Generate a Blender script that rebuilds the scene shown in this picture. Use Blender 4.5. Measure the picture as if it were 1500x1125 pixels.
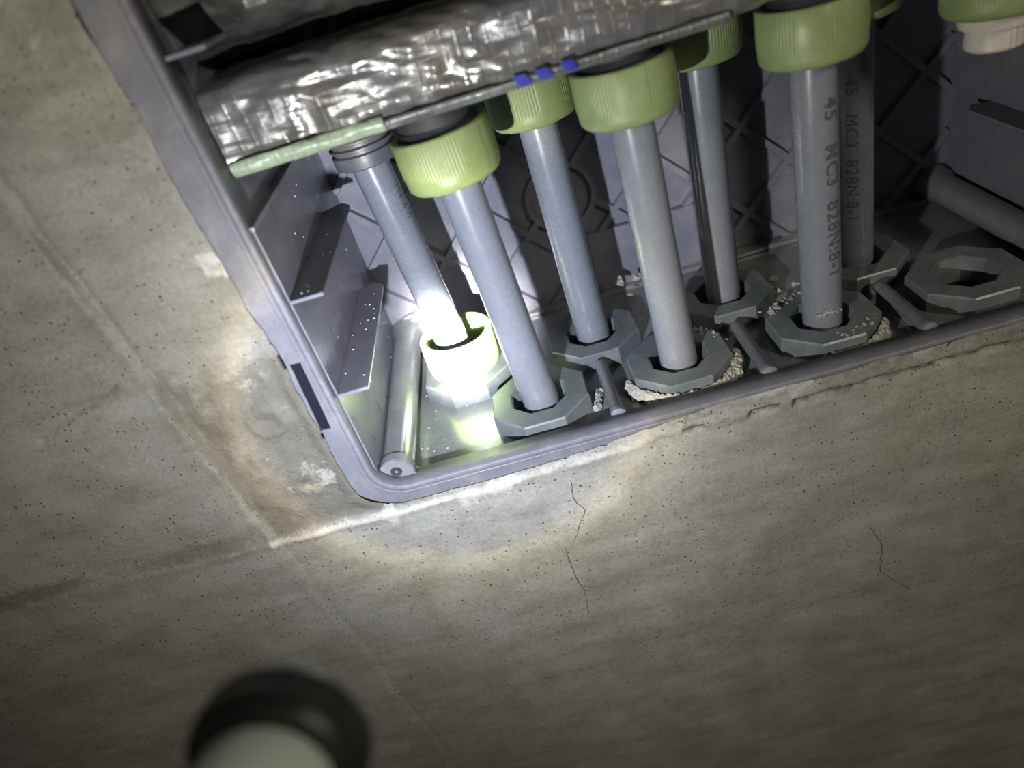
import bpy, bmesh, math, random
import numpy as np
from mathutils import Vector, Matrix, noise as mn

random.seed(7)
rng = np.random.default_rng(7)
PI = math.pi
for o in list(bpy.data.objects):
    bpy.data.objects.remove(o, do_unlink=True)
SC = bpy.context.scene
COL = SC.collection

# ------------------------------------------------------------------ camera
cam_d = bpy.data.cameras.new('camera')
cam = bpy.data.objects.new('camera', cam_d)
COL.objects.link(cam)
cam_d.sensor_width = 36.0
cam_d.lens = 25.2
cam_d.clip_start = 0.01
cam_d.clip_end = 20
RX, UP, BK = (0.9596, -0.0848, -0.2683), (0.2699, 0.5474, 0.7922), (0.0797, -0.8326, 0.5481)
cam.matrix_world = Matrix(((RX[0], UP[0], BK[0], -0.0626), (RX[1], UP[1], BK[1], -0.3568),
                           (RX[2], UP[2], BK[2], 0.2881), (0, 0, 0, 1)))
cam_d.dof.use_dof = True
cam_d.dof.focus_distance = 0.485
cam_d.dof.aperture_fstop = 3.8
SC.camera = cam

# ------------------------------------------------------------------ world, exposure
w = bpy.data.worlds.new('World')
SC.world = w
w.use_nodes = True
w.node_tree.nodes['Background'].inputs[0].default_value = (0.85, 0.80, 0.62, 1)
w.node_tree.nodes['Background'].inputs[1].default_value = 0.028
SC.view_settings.view_transform = 'Standard'
SC.view_settings.look = 'None'
SC.view_settings.exposure = 0.0
SC.view_settings.gamma = 1.0
SC.view_settings.use_curve_mapping = False

# the hand torch that lights the place: beam profile in its own builder values
TORCH = Vector((-0.1598, -0.2445, 0.1262))
AIM = Vector((-0.138, 0.112, 0.030))
ld = bpy.data.lights.new('torch_beam', 'SPOT')
ld.energy = 3.0
ld.shadow_soft_size = 0.004
ld.spot_size = math.radians(164)
ld.spot_blend = 0.25
ld.use_nodes = True
lt = ld.node_tree
em = lt.nodes['Emission']
tc = lt.nodes.new('ShaderNodeTexCoord')
sp = lt.nodes.new('ShaderNodeSeparateXYZ')
lt.links.new(tc.outputs['Normal'], sp.inputs[0])
ab = lt.nodes.new('ShaderNodeMath'); ab.operation = 'ABSOLUTE'
lt.links.new(sp.outputs['Z'], ab.inputs[0])
ac = lt.nodes.new('ShaderNodeMath'); ac.operation = 'ARCCOSINE'
lt.links.new(ab.outputs[0], ac.inputs[0])
dv = lt.nodes.new('ShaderNodeMath'); dv.operation = 'DIVIDE'; dv.inputs[1].default_value = PI / 2
lt.links.new(ac.outputs[0], dv.inputs[0])
BEAM = [(0.0, 0.85), (4.2, 0.80), (5.6, 0.20), (7.6, 0.058), (10, 0.034), (16, 0.028), (23.2, 0.0262), (24.6, 0.031),
        (26.2, 0.032), (28.2, 0.0210), (34, 0.0150), (42, 0.0112), (50, 0.0094), (60, 0.0076), (75, 0.004)]
BMUL = 108.0
cr = lt.nodes.new('ShaderNodeFloatCurve')
cv = cr.mapping.curves[0]
for i, (a, s) in enumerate(BEAM):
    pt = (a / 90.0, s ** 0.5)
    if i < 2:
        cv.points[i].location = pt
    else:
        cv.points.new(*pt)
for p_ in cv.points:
    p_.handle_type = 'VECTOR'
cr.mapping.update()
lt.links.new(dv.outputs[0], cr.inputs['Value'])
sq = lt.nodes.new('ShaderNodeMath'); sq.operation = 'POWER'; sq.inputs[1].default_value = 2.0
lt.links.new(cr.outputs[0], sq.inputs[0])
ml = lt.nodes.new('ShaderNodeMath'); ml.operation = 'MULTIPLY'; ml.inputs[1].default_value = BMUL
lt.links.new(sq.outputs[0], ml.inputs[0])
lt.links.new(ml.outputs[0], em.inputs['Strength'])
rp = lt.nodes.new('ShaderNodeValToRGB')
for a, c in ((0.0, (0.93, 0.97, 1.0, 1)), (1.0, (1.0, 0.92, 0.66, 1))):
    rp.color_ramp.elements[int(a)].position = a
    rp.color_ramp.elements[int(a)].color = c
for a, c in ((6 / 90, (1.0, 0.97, 0.90, 1)), (9 / 90, (0.88, 0.92, 1.0, 1)), (23 / 90, (0.86, 0.91, 1.0, 1)), (26.5 / 90, (1.0, 0.96, 0.84, 1)),
             (34 / 90, (0.95, 0.96, 0.94, 1)), (50 / 90, (1.0, 0.95, 0.82, 1))):
    e = rp.color_ramp.elements.new(a); e.color = c
lt.links.new(dv.outputs[0], rp.inputs[0])
lt.links.new(rp.outputs[0], em.inputs['Color'])
beam = bpy.data.objects.new('torch_beam', ld)
COL.objects.link(beam)
beam.rotation_euler = (AIM - TORCH).to_track_quat('-Z', 'Y').to_euler()
beam.location = TORCH + (AIM - TORCH).normalized() * 0.004


# unseen warm lamp added high right behind the camera to lift the right-hand concrete
al = bpy.data.lights.new('fill_lamp', 'AREA')
al.shape = 'DISK'; al.size = 0.25
al.energy = 3.8
al.color = (1.0, 0.90, 0.70)
lamp = bpy.data.objects.new('fill_lamp', al)
COL.objects.link(lamp)
lamp.location = (0.62, -0.80, 0.62)
lamp.rotation_euler = (Vector((0.15, 0.0, -0.25)) - lamp.location).to_track_quat('-Z', 'Y').to_euler()


# ------------------------------------------------------------------ helpers
def tag(o, label=None, cat=None, group=None, kind=None):
    if label: o['label'] = label
    if cat: o['category'] = cat
    if group: o['group'] = group
    if kind: o['kind'] = kind
    return o


def empty(name, loc=(0, 0, 0), label=None, cat=None, group=None):
    o = bpy.data.objects.new(name, None)
    COL.objects.link(o)
    o.location = loc
    o.empty_display_size = 0.01
    return tag(o, label, cat, group)


def mesh_obj(name, verts, faces, mat, parent=None, smooth=False, loc=None):
    me = bpy.data.meshes.new(name)
    me.from_pydata([tuple(v) for v in verts], [], faces)
    me.validate()
    me.materials.append(mat)
    if smooth:
        me.polygons.foreach_set('use_smooth', [True] * len(me.polygons))
    o = bpy.data.objects.new(name, me)
    COL.objects.link(o)
    if parent: o.parent = parent
    if loc is not None: o.location = loc
    return o


def bm_obj(name, bm, mat, parent=None, smooth=False, loc=None, sharp=None):
    bmesh.ops.recalc_face_normals(bm, faces=bm.faces)
    me = bpy.data.meshes.new(name)
    bm.to_mesh(me)
    bm.free()
    me.materials.append(mat)
    if smooth:
        me.polygons.foreach_set('use_smooth', [True] * len(me.polygons))
        me.set_sharp_from_angle(angle=math.radians(sharp or 35))
    o = bpy.data.objects.new(name, me)
    COL.objects.link(o)
    if parent: o.parent = parent
    if loc is not None: o.location = loc
    return o


def box(bm, x0, x1, y0, y1, z0, z1, bev=0.0):
    r = bmesh.ops.create_cube(bm, size=1)
    for v in r['verts']:
        v.co = Vector(((x0 + x1) / 2 + v.co.x * (x1 - x0), (y0 + y1) / 2 + v.co.y * (y1 - y0), (z0 + z1) / 2 + v.co.z * (z1 - z0)))
    if bev:
        es = {e for v in r['verts'] for e in v.link_edges}
        bmesh.ops.bevel(bm, geom=list(es), offset=bev, segments=2, affect='EDGES', profile=0.6)
    return r


def lathe(bm, prof, n=48, axis=None, rfun=None, closed=False):
    """prof: list of (r, z). axis: 4x4 placing local z."""
    axis = axis or Matrix.Identity(4)
    rings = []
    for k, (r, z) in enumerate(prof):
        ring = []
        for i in range(n):
            a = 2 * PI * i / n
            rr = rfun(r, z, a, k) if rfun else r
            ring.append(bm.verts.new(axis @ Vector((rr * math.cos(a), rr * math.sin(a), z))))
        rings.append(ring)
    m = len(rings)
    for k in range(m if closed else m - 1):
        A, B = rings[k], rings[(k + 1) % m]
        for i in range(n):
            bm.faces.new((A[i], A[(i + 1) % n], B[(i + 1) % n], B[i]))
    return rings


def cap(bm, ring):
    bm.faces.new(ring)


def place(p0, p1):
    """matrix whose origin is p0 and local z points at p1"""
    d = (Vector(p1) - Vector(p0)).normalized()
    q = Vector((0, 0, 1)).rotation_difference(d)
    return Matrix.Translation(Vector(p0)) @ q.to_matrix().to_4x4()


def boolean(o, cutters, op='DIFFERENCE'):
    for c in cutters:
        md = o.modifiers.new('b', 'BOOLEAN')
        md.operation = op
        md.object = c
        md.solver = 'EXACT'
    bpy.context.view_layer.update()
    dg = bpy.context.evaluated_depsgraph_get()
    me = bpy.data.meshes.new_from_object(o.evaluated_get(dg))
    o.modifiers.clear()
    o.data = me
    for c in cutters:
        bpy.data.objects.remove(c, do_unlink=True)
    return o


# ------------------------------------------------------------------ materials
def new_mat(name):
    m = bpy.data.materials.new(name)
    m.use_nodes = True
    nt = m.node_tree
    return m, nt, nt.nodes['Principled BSDF']


def N(nt, typ, **kw):
    n = nt.nodes.new(typ)
    for k, v in kw.items():
        setattr(n, k, v)
    return n


def noise_node(nt, vec, scale, detail=4, rough=0.55, dist=0.0):
    n = N(nt, 'ShaderNodeTexNoise')
    n.inputs['Scale'].default_value = scale
    n.inputs['Detail'].default_value = detail
    n.inputs['Roughness'].default_value = rough
    n.inputs['Distortion'].default_value = dist
    nt.links.new(vec, n.inputs['Vector'])
    return n.outputs['Fac']


def ramp(nt, src, stops):
    r = N(nt, 'ShaderNodeValToRGB')
    els = r.color_ramp.elements
    for i, (p, c) in enumerate(stops):
        c = c if len(c) == 4 else (*c, 1)
        if i < 2:
            els[i].position = p; els[i].color = c
        else:
            e = els.new(p); e.color = c
    nt.links.new(src, r.inputs[0])
    return r.outputs[0]


def mix(nt, fac, a, b, mode='MIX'):
    m = N(nt, 'ShaderNodeMix', data_type='RGBA', blend_type=mode)
    for sock, v in ((m.inputs[0], fac), (m.inputs[6], a), (m.inputs[7], b)):
        if isinstance(v, (int, float)): sock.default_value = v
        elif isinstance(v, tuple): sock.default_value = v if len(v) == 4 else (*v, 1)
        else: nt.links.new(v, sock)
    return m.outputs[2]


def bump(nt, src, strength, dist, prev=None):
    b = N(nt, 'ShaderNodeBump')
    b.inputs['Strength'].default_value = strength
    b.inputs['Distance'].default_value = dist
    nt.links.new(src, b.inputs['Height'])
    if prev is not None: nt.links.new(prev, b.inputs['Normal'])
    return b.outputs[0]


def plastic(name, col, rough=0.4, dust=0.12, dustcol=(0.42, 0.40, 0.36), bumpy=0.15, spec=0.5, coat=0.0):
    m, nt, b = new_mat(name)
    co = N(nt, 'ShaderNodeTexCoord').outputs['Object']
    n1 = noise_node(nt, co, 55, 6, 0.65)
    n2 = noise_node(nt, co, 420, 3, 0.6)
    f = ramp(nt, n1, [(0.45, (0, 0, 0)), (0.75, (dust, dust, dust))])
    c = mix(nt, f, col, dustcol)
    v = ramp(nt, n2, [(0.3, (0.90, 0.90, 0.90)), (0.7, (1.06, 1.06, 1.06))])
    c = mix(nt, 1.0, c, v, 'MULTIPLY')
    nt.links.new(c, b.inputs['Base Color'])
    r = ramp(nt, n1, [(0.3, (rough * 0.8,) * 3), (0.8, (min(1, rough * 1.5),) * 3)])
    nt.links.new(r, b.inputs['Roughness'])
    b.inputs['Specular IOR Level'].default_value = spec
    b.inputs['Coat Weight'].default_value = coat
    b.inputs['Coat Roughness'].default_value = 0.2
    nt.links.new(bump(nt, n2, bumpy, 0.0004), b.inputs['Normal'])
    return m


M_BOX = plastic('box_plastic', (0.160, 0.160, 0.205), 0.30, 0.16, bumpy=0.10)
M_BOXF = plastic('box_floor_plastic', (0.165, 0.175, 0.190), 0.18, 0.15, bumpy=0.06, coat=0.6)
M_RIM = plastic('rim_plastic', (0.150, 0.150, 0.183), 0.45, 0.22, bumpy=0.15)
M_PIPE = plastic('pipe_plastic', (0.180, 0.193, 0.232), 0.24, 0.03, bumpy=0.02, coat=0.45)
M_OCT = plastic('sleeve_plastic', (0.112, 0.132, 0.145), 0.32, 0.22, bumpy=0.15)
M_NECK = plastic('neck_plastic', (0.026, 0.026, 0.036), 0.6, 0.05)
M_GREEN = plastic('green_nut_plastic', (0.200, 0.258, 0.112), 0.42, 0.08, (0.5, 0.5, 0.4), bumpy=0.10)
M_WHITE = plastic('white_plastic', (0.55, 0.53, 0.50), 0.25, 0.05)
M_RED = plastic('red_hose_plastic', (0.28, 0.03, 0.05), 0.5, 0.05)
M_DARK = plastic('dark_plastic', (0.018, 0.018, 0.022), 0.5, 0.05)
M_SLOT = plastic('slot_shade', (0.010, 0.011, 0.018), 0.9, 0.0, spec=0.1)  # near-black: the shade inside the slot put into the colour
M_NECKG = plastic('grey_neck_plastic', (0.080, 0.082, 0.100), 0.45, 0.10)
M_INK = plastic('ink', (0.075, 0.075, 0.080), 0.7, 0.0)
M_PLASTER = plastic('plaster', (0.34, 0.33, 0.29), 0.9, 0.5, (0.25, 0.24, 0.22), bumpy=0.8)
M_CRACK = plastic('crack_shadow', (0.07, 0.06, 0.05), 0.9, 0.3)
M_BLUE = plastic('blue_print', (0.015, 0.022, 0.30), 0.35, 0.05)
M_TORCH = plastic('torch_body', (0.015, 0.016, 0.018), 0.35, 0.02)

m, nt, b = new_mat('torch_metal')
b.inputs['Base Color'].default_value = (0.82, 0.90, 0.88, 1)
b.inputs['Roughness'].default_value = 0.55
b.inputs['Metallic'].default_value = 0.3
nt.links.new(bump(nt, noise_node(nt, N(nt, 'ShaderNodeTexCoord').outputs['Object'], 300, 3), 0.2, 0.0004), b.inputs['Normal'])
M_TMETAL = m

m, nt, b = new_mat('water')
b.inputs['Base Color'].default_value = (0.95, 1, 1, 1)
b.inputs['Roughness'].default_value = 0.03
b.inputs['IOR'].default_value = 1.33
b.inputs['Transmission Weight'].default_value = 0.55
b.inputs['Specular IOR Level'].default_value = 1.0
M_WATER = m

m, nt, b = new_mat('torch_lens')
b.inputs['Base Color'].default_value = (0.9, 0.95, 1, 1)
b.inputs['Roughness'].default_value = 0.1
b.inputs['Emission Color'].default_value = (0.93, 0.97, 1, 1)
b.inputs['Emission Strength'].default_value = 3.0
M_LENS = m


def foil_mat(name, base, metal, rlo, rhi, warm, mesh=0.5, bb=0.9, coat=0.0):
    m, nt, b = new_mat(name)
    co = N(nt, 'ShaderNodeTexCoord').outputs['Object']
    mp = N(nt, 'ShaderNodeMapping')
    mp.inputs['Scale'].default_value = (0.7, 1, 1)
    nt.links.new(co, mp.inputs[0])
    v = mp.outputs[0]
    n1 = noise_node(nt, v, 42, 5, 0.55, 0.6)
    n2 = noise_node(nt, v, 24, 3, 0.5, 0.4)
    vo = N(nt, 'ShaderNodeTexVoronoi', feature='F1')
    vo.inputs['Scale'].default_value = 80
    nt.links.new(v, vo.inputs['Vector'])
    # scrim threads printed/embossed under the film
    wv = N(nt, 'ShaderNodeTexWave', wave_type='BANDS', bands_direction='X')
    wv.inputs['Scale'].default_value = 42
    wv.inputs['Distortion'].default_value = 1.6
    wv.inputs['Detail'].default_value = 2
    nt.links.new(co, wv.inputs['Vector'])
    wz = N(nt, 'ShaderNodeTexWave', wave_type='BANDS', bands_direction='Z')
    wz.inputs['Scale'].default_value = 42
    wz.inputs['Distortion'].default_value = 1.6
    nt.links.new(co, wz.inputs['Vector'])
    c = ramp(nt, n2, [(0.35, base), (0.62, warm)])
    c = mix(nt, ramp(nt, n1, [(0.45, (0, 0, 0)), (0.8, (0.55,) * 3)]), c, (0.11, 0.105, 0.10))
    nt.links.new(c, b.inputs['Base Color'])
    b.inputs['Metallic'].default_value = metal
    b.inputs['Coat Weight'].default_value = coat
    b.inputs['Coat Roughness'].default_value = 0.12
    nt.links.new(ramp(nt, n1, [(0.3, (rlo,) * 3), (0.75, (rhi,) * 3)]), b.inputs['Roughness'])
    b1 = bump(nt, n1, bb, 0.0035)
    b2 = bump(nt, vo.outputs['Distance'], bb * 0.7, 0.0022, b1)
    th = mix(nt, 0.5, ramp(nt, wv.outputs['Fac'], [(0.80, (0, 0, 0)), (0.97, (1, 1, 1))]),
             ramp(nt, wz.outputs['Fac'], [(0.80, (0, 0, 0)), (0.97, (1, 1, 1))]), 'ADD')
    b3 = bump(nt, th, mesh, 0.0008, b2)
    nt.links.new(b3, b.inputs['Normal'])
    return m


M_FOIL = foil_mat('crinkled_foil', (0.175, 0.175, 0.200), 0.42, 0.20, 0.60, (0.150, 0.145, 0.130), 0.25, 0.50, 0.7)
M_TAPE = foil_mat('mesh_tape', (0.32, 0.40, 0.30), 0.15, 0.3, 0.5, (0.38, 0.47, 0.36))
M_TAPE2 = foil_mat('clear_tape', (0.20, 0.21, 0.22), 0.25, 0.25, 0.45, (0.27, 0.29, 0.28))
M_RUBBER = foil_mat('black_film', (0.008, 0.009, 0.012), 0.0, 0.5, 0.75, (0.012, 0.012, 0.013), 0.0, 0.5)


def concrete_mat():
    m, nt, b = new_mat('concrete')
    co = N(nt, 'ShaderNodeTexCoord').outputs['Object']
    at = N(nt, 'ShaderNodeAttribute', attribute_name='stain')
    big = noise_node(nt, co, 5.5, 5, 0.6, 0.4)
    mp = N(nt, 'ShaderNodeMapping')
    mp.inputs['Rotation'].default_value = (0, 0.25, 0)
    mp.inputs['Scale'].default_value = (6, 1, 26)
    nt.links.new(co, mp.inputs[0])
    streak = noise_node(nt, mp.outputs[0], 2.2, 6, 0.62, 0.3)
    mid = noise_node(nt, co, 32, 6, 0.65)
    fine = noise_node(nt, co, 420, 5, 0.75)
    c = ramp(nt, big, [(0.30, (0.218, 0.212, 0.193)), (0.52, (0.275, 0.271, 0.257)), (0.72, (0.308, 0.307, 0.301))])
    c = mix(nt, 0.75, c, ramp(nt, streak, [(0.28, (0.72, 0.70, 0.66)), (0.5, (1, 1, 1)), (0.74, (1.22, 1.22, 1.22))]), 'MULTIPLY')
    c = mix(nt, 0.8, c, ramp(nt, mid, [(0.28, (0.78, 0.76, 0.72)), (0.55, (1, 1, 1)), (0.8, (1.16, 1.15, 1.14))]), 'MULTIPLY')
    c = mix(nt, 0.7, c, ramp(nt, fine, [(0.3, (0.66, 0.66, 0.66)), (0.7, (1.24, 1.24, 1.24))]), 'MULTIPLY')
    # bug holes
    pits = []
    nrm = None
    for sc, th, dense in ((120, 0.13, 0.47), (290, 0.24, 0.42), (40, 0.07, 0.46)):
        vo = N(nt, 'ShaderNodeTexVoronoi', feature='F1')
        vo.inputs['Scale'].default_value = sc
        nt.links.new(co, vo.inputs['Vector'])
        sel = ramp(nt, noise_node(nt, co, sc * 0.12, 2, 0.5), [(dense, (0, 0, 0)), (dense + 0.06, (1, 1, 1))])
        sh = N(nt, 'ShaderNodeSeparateColor')
        nt.links.new(vo.outputs['Color'], sh.inputs[0])
        rs = N(nt, 'ShaderNodeMath', operation='MULTIPLY'); rs.inputs[1].default_value = th
        nt.links.new(sh.outputs[0], rs.inputs[0])
        lt_ = N(nt, 'ShaderNodeMath', operation='SUBTRACT')
        nt.links.new(rs.outputs[0], lt_.inputs[0]); nt.links.new(vo.outputs['Distance'], lt_.inputs[1])
        mm = N(nt, 'ShaderNodeMath', operation='MULTIPLY', use_clamp=True); mm.inputs[1].default_value = 22.0
        nt.links.new(lt_.outputs[0], mm.inputs[0])
        fm = N(nt, 'ShaderNodeMath', operation='MULTIPLY')
        nt.links.new(mm.outputs[0], fm.inputs[0]); nt.links.new(sel, fm.inputs[1])
        pits.append(fm.outputs[0])
        c = mix(nt, fm.outputs[0], c, (0.075, 0.065, 0.050))
    # light falloff painted into the base colour: darker left, paler right
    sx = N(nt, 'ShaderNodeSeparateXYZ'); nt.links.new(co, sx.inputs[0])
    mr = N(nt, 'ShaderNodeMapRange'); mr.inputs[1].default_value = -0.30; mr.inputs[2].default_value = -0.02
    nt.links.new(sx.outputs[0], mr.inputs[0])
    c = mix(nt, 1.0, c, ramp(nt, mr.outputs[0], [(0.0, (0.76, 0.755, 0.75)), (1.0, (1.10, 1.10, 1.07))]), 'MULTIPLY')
    sep = N(nt, 'ShaderNodeSeparateColor')
    nt.links.new(at.outputs['Color'], sep.inputs[0])
    grit = noise_node(nt, co, 150, 6, 0.75, 0.3)

    def crisp(sock, k, lo):
        a_ = N(nt, 'ShaderNodeMath', operation='MULTIPLY_ADD')
        nt.links.new(grit, a_.inputs[0]); a_.inputs[1].default_value = -k; nt.links.new(sock, a_.inputs[2])
        b_ = N(nt, 'ShaderNodeMapRange'); b_.inputs[1].default_value = lo - k * 0.5; b_.inputs[2].default_value = lo + 0.35 - k * 0.5
        nt.links.new(a_.outputs[0], b_.inputs[0])
        c_ = N(nt, 'ShaderNodeMath', operation='MULTIPLY'); c_.inputs[1].default_value = 0.85
        nt.links.new(b_.outputs[0], c_.inputs[0])
        return c_.outputs[0]
    s0, s1, s2 = crisp(sep.outputs[0], 1.5, 0.28), crisp(sep.outputs[1], 1.3, 0.22), crisp(sep.outputs[2], 1.2, 0.22)
    c = mix(nt, s0, c, (0.135, 0.124, 0.105))      # damp dark mortar
    c = mix(nt, s1, c, (0.430, 0.415, 0.385))      # pale laitance
    c = mix(nt, s2, c, (0.400, 0.355, 0.250))      # yellow-brown stain
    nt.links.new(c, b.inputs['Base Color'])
    b.inputs['Roughness'].default_value = 0.78
    b.inputs['Specular IOR Level'].default_value = 0.35
    h = bump(nt, mid, 0.14, 0.0016)
    gm = N(nt, 'ShaderNodeMath', operation='MULTIPLY'); nt.links.new(grit, gm.inputs[0]); nt.links.new(sep.outputs[0], gm.inputs[1])
    h = bump(nt, gm.outputs[0], 0.9, 0.0030, h)
    h = bump(nt, fine, 0.5, 0.0005, h)
    for p in pits:
        iv = N(nt, 'ShaderNodeMath', operation='SUBTRACT'); iv.inputs[0].default_value = 1.0
        nt.links.new(p, iv.inputs[1])
        h = bump(nt, iv.outputs[0], 0.7, 0.0012, h)
    nt.links.new(h, b.inputs['Normal'])
    return m


M_CONC = concrete_mat()


# ------------------------------------------------------------------ concrete wall (real relief)
def vnoise(x, z, f, seed):
    r = np.random.default_rng(seed)
    T = r.random((256, 256))
    X, Z = x * f + 1000.0, z * f + 1000.0
    xi, zi = np.floor(X).astype(int), np.floor(Z).astype(int)
    fx, fz = X - xi, Z - zi
    fx = fx * fx * (3 - 2 * fx); fz = fz * fz * (3 - 2 * fz)
    a = T[xi % 256, zi % 256]; b_ = T[(xi + 1) % 256, zi % 256]
    c = T[xi % 256, (zi + 1) % 256]; d = T[(xi + 1) % 256, (zi + 1) % 256]
    return (a * (1 - fx) + b_ * fx) * (1 - fz) + (c * (1 - fx) + d * fx) * fz


def fbm(x, z, f, o=4, seed=1):
    s, a, t = 0, 1.0, 0
    for k in range(o):
        s = s + a * vnoise(x, z, f * 2 ** k, seed + k); t += a; a *= 0.5
    return s / t - 0.5


def sstep(a, b_, x):
    t = np.clip((x - a) / (b_ - a), 0, 1)
    return t * t * (3 - 2 * t)


BX0, BX1, BZ0, BZ1 = -0.2, 0.280, 0.0, 0.42          # the box opening in the wall plane


def sd_rr(x, z, x0, x1, z0, z1, r):
    cx, cz = (x0 + x1) / 2, (z0 + z1) / 2
    qx = np.abs(x - cx) - (x1 - x0) / 2 + r
    qz = np.abs(z - cz) - (z1 - z0) / 2 + r
    return np.hypot(np.maximum(qx, 0), np.maximum(qz, 0)) + np.minimum(np.maximum(qx, qz), 0) - r


fx = np.arange(-0.66, 0.3601, 0.0021)
fz = np.arange(-0.62, 0.3401, 0.0021)
gx = np.concatenate([np.linspace(-1.1, -0.68, 12), fx, np.linspace(0.38, 0.9, 14)])
gz = np.concatenate([np.linspace(-0.95, -0.64, 10), fz, np.linspace(0.36, 0.75, 16)])
GX, GZ = np.meshgrid(gx, gz, indexing='ij')


def hole_sd(x, z):
    wob = fbm(x, z, 55, 3, 40) * 0.0045 + fbm(x, z, 14, 2, 47) * 0.004
    # concrete laps further over the flange to the right of the corner
    z0 = -0.0125 + 0.0095 * sstep(-0.09, 0.03, x)
    x0 = -0.2175 - 0.004 * sstep(0.10, 0.20, z)
    # mortar tongue on the left flange above the slot
    return sd_rr(x, z, x0, 0.297, z0, 0.437, 0.026) + wob


def seam_v(z):
    return -0.2855 - 0.075 * (z + 0.02) + 0.035 * np.clip(-z - 0.02, 0, 1) * 0


SD = hole_sd(GX, GZ)
e = 1e-4
gxx = (hole_sd(GX + e, GZ) - hole_sd(GX - e, GZ)) / (2 * e)
gzz = (hole_sd(GX, GZ + e) - hole_sd(GX, GZ - e)) / (2 * e)
gl = np.maximum(np.hypot(gxx, gzz), 0.3)
near = np.abs(SD) < 0.00125
GX = np.where(near, GX - SD * gxx / gl ** 2, GX)
GZ = np.where(near, GZ - SD * gzz / gl ** 2, GZ)
inside = (SD < -0.0010) & ~near

x, z = GX, GZ
h = fbm(x, z, 6, 2, 3) * 0.0030 + fbm(x, z, 60, 4, 9) * 0.0005
dv_ = x - seam_v(z) - fbm(x, z, 30, 4, 21) * 0.009
zs = -0.0185 + 0.0045 * sstep(-0.15, 0.02, x)
dh_ = z - zs - fbm(x, z, 30, 4, 25) * 0.010
mod = 0.45 + 1.6 * (fbm(x, z, 22, 3, 31) + 0.3)
# vertical board joint: pale ridge beside a fine groove, weaker further down
fv = np.where(z > -0.02, 1.0, 0.55) * sstep(-0.45, -0.25, z)
h += fv * mod * (0.0008 * np.exp(-(dv_ / 0.0035) ** 2) - 0.0014 * np.exp(-((dv_ - 0.006) / 0.003) ** 2))
# horizontal joint
fh = np.where(x < -0.285, 0.45, 1.0)
h += fh * mod * (0.0019 * np.exp(-(dh_ / 0.004) ** 2))
h -= np.where(x < -0.285, 0.0012, 0.0) * np.exp(-((dh_ - 0.012) / 0.008) ** 2)
# rough mortar packed round the box, a little lower than the boarded face
patch = sstep(0.002, 0.010, dv_) * sstep(0.002, 0.008, dh_) * sstep(0.150, 0.105, z + fbm(x, z, 18, 3, 60) * 0.05) * (x < -0.17)
h -= patch * (0.0028 + 0.0060 * (fbm(x, z, 70, 4, 66) + 0.1))
# collapsed line of holes below the right part of the rim
jag = fbm(x, z, 110, 4, 77)
edge = np.exp(-((z + 0.0175 + fbm(x, z, 26, 3, 71) * 0.006) / 0.0022) ** 2) * sstep(-0.06, 0.06, x)
h -= edge * np.clip(jag + 0.06, 0, 1) * 0.040
h = np.where((x > -0.13) & (z > -0.0165) & (z < 0.0), np.maximum(h, 0.0000), h)
lip = sstep(-0.020, -0.009, z) * sstep(-0.10, 0.02, x) * (z < 0.02)
# round plug scar in the patch
rr = np.hypot(x + 0.2440, (z - 0.0735))
h += 0.0016 * np.exp(-((rr - 0.010) / 0.0025) ** 2) * (x < -0.22) - 0.0014 * np.exp(-(rr / 0.006) ** 2)
# gouge (short dark dash) at left
ax, az, bx, bz = -0.372, 0.103, -0.312, 0.1225
t_ = np.clip(((x - ax) * (bx - ax) + (z - az) * (bz - az)) / ((bx - ax) ** 2 + (bz - az) ** 2), 0, 1)
dd = np.hypot(x - ax - t_ * (bx - ax), z - az - t_ * (bz - az)) + fbm(x, z, 60, 3, 90) * 0.003
h -= 0.0022 * np.exp(-(dd / 0.0022) ** 2)
h = h * sstep(0.002, 0.011, SD) + 0.0008 * (1 - sstep(0.003, 0.011, SD))
Yw = -h - 0.0004
# stains (the concrete's own colour)
st = np.zeros(x.shape + (4,)); st[..., 3] = 1
st[..., 0] = np.clip(patch * (0.70 + 1.8 * fbm(x, z, 26, 4, 101)) + edge * np.clip(jag * 7 + 0.7, 0, 1.0) * 1.3
                     + 0.75 * np.exp(-(dd / 0.0024) ** 2) * np.clip(0.7 + 2 * jag, 0, 1)
                     + 0.9 * np.where(x < -0.285, 1, 0) * np.exp(-((dh_ - 0.008) / 0.008) ** 2) * np.clip(0.6 + 2 * fbm(x, z, 15, 3, 5), 0, 1)
                     + 1.1 * np.exp(-((dv_ - 0.004) / 0.0022) ** 2) * fv * np.clip(0.5 + 2 * fbm(x, z, 20, 3, 6), 0, 1)
                     + 0.6 * lip * (0.5 + fbm(x, z, 30, 3, 8)), 0, 1.0)
st[..., 1] = np.clip(0.22 * fv * np.clip(mod - 0.3, 0, 2) * np.exp(-(dv_ / 0.002) ** 2) + np.where(x < -0.285, 0.3, 0.6) * fh * mod * np.exp(-(dh_ / 0.0038) ** 2) * sstep(0.02, -0.10, x)
                     + 0.5 * sstep(0.08, 0.16, fbm(x, z, 40, 4, 130)) * sstep(0.01, -0.03, SD - 0.035), 0, 0.8)
yy = np.exp(-(((x + 0.256 + (z - 0.06) * 0.05) / 0.008) ** 2)) * sstep(0.0, 0.03, z) * sstep(0.125, 0.09, z) * np.clip(0.4 + 2.2 * fbm(x, z, 60, 3, 140), 0, 1)
y2 = np.exp(-(((x + 0.245) * 0.8 + (z - 0.02) * 0.9) / 0.006) ** 2) * np.exp(-((x + 0.25) / 0.02) ** 2) * 0.8
st[..., 2] = np.clip((yy + y2 * (z > -0.012) * (z < 0.06)) * (0.35 + 2.0 * fbm(x, z, 70, 4, 150)), 0, 0.6)

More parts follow.
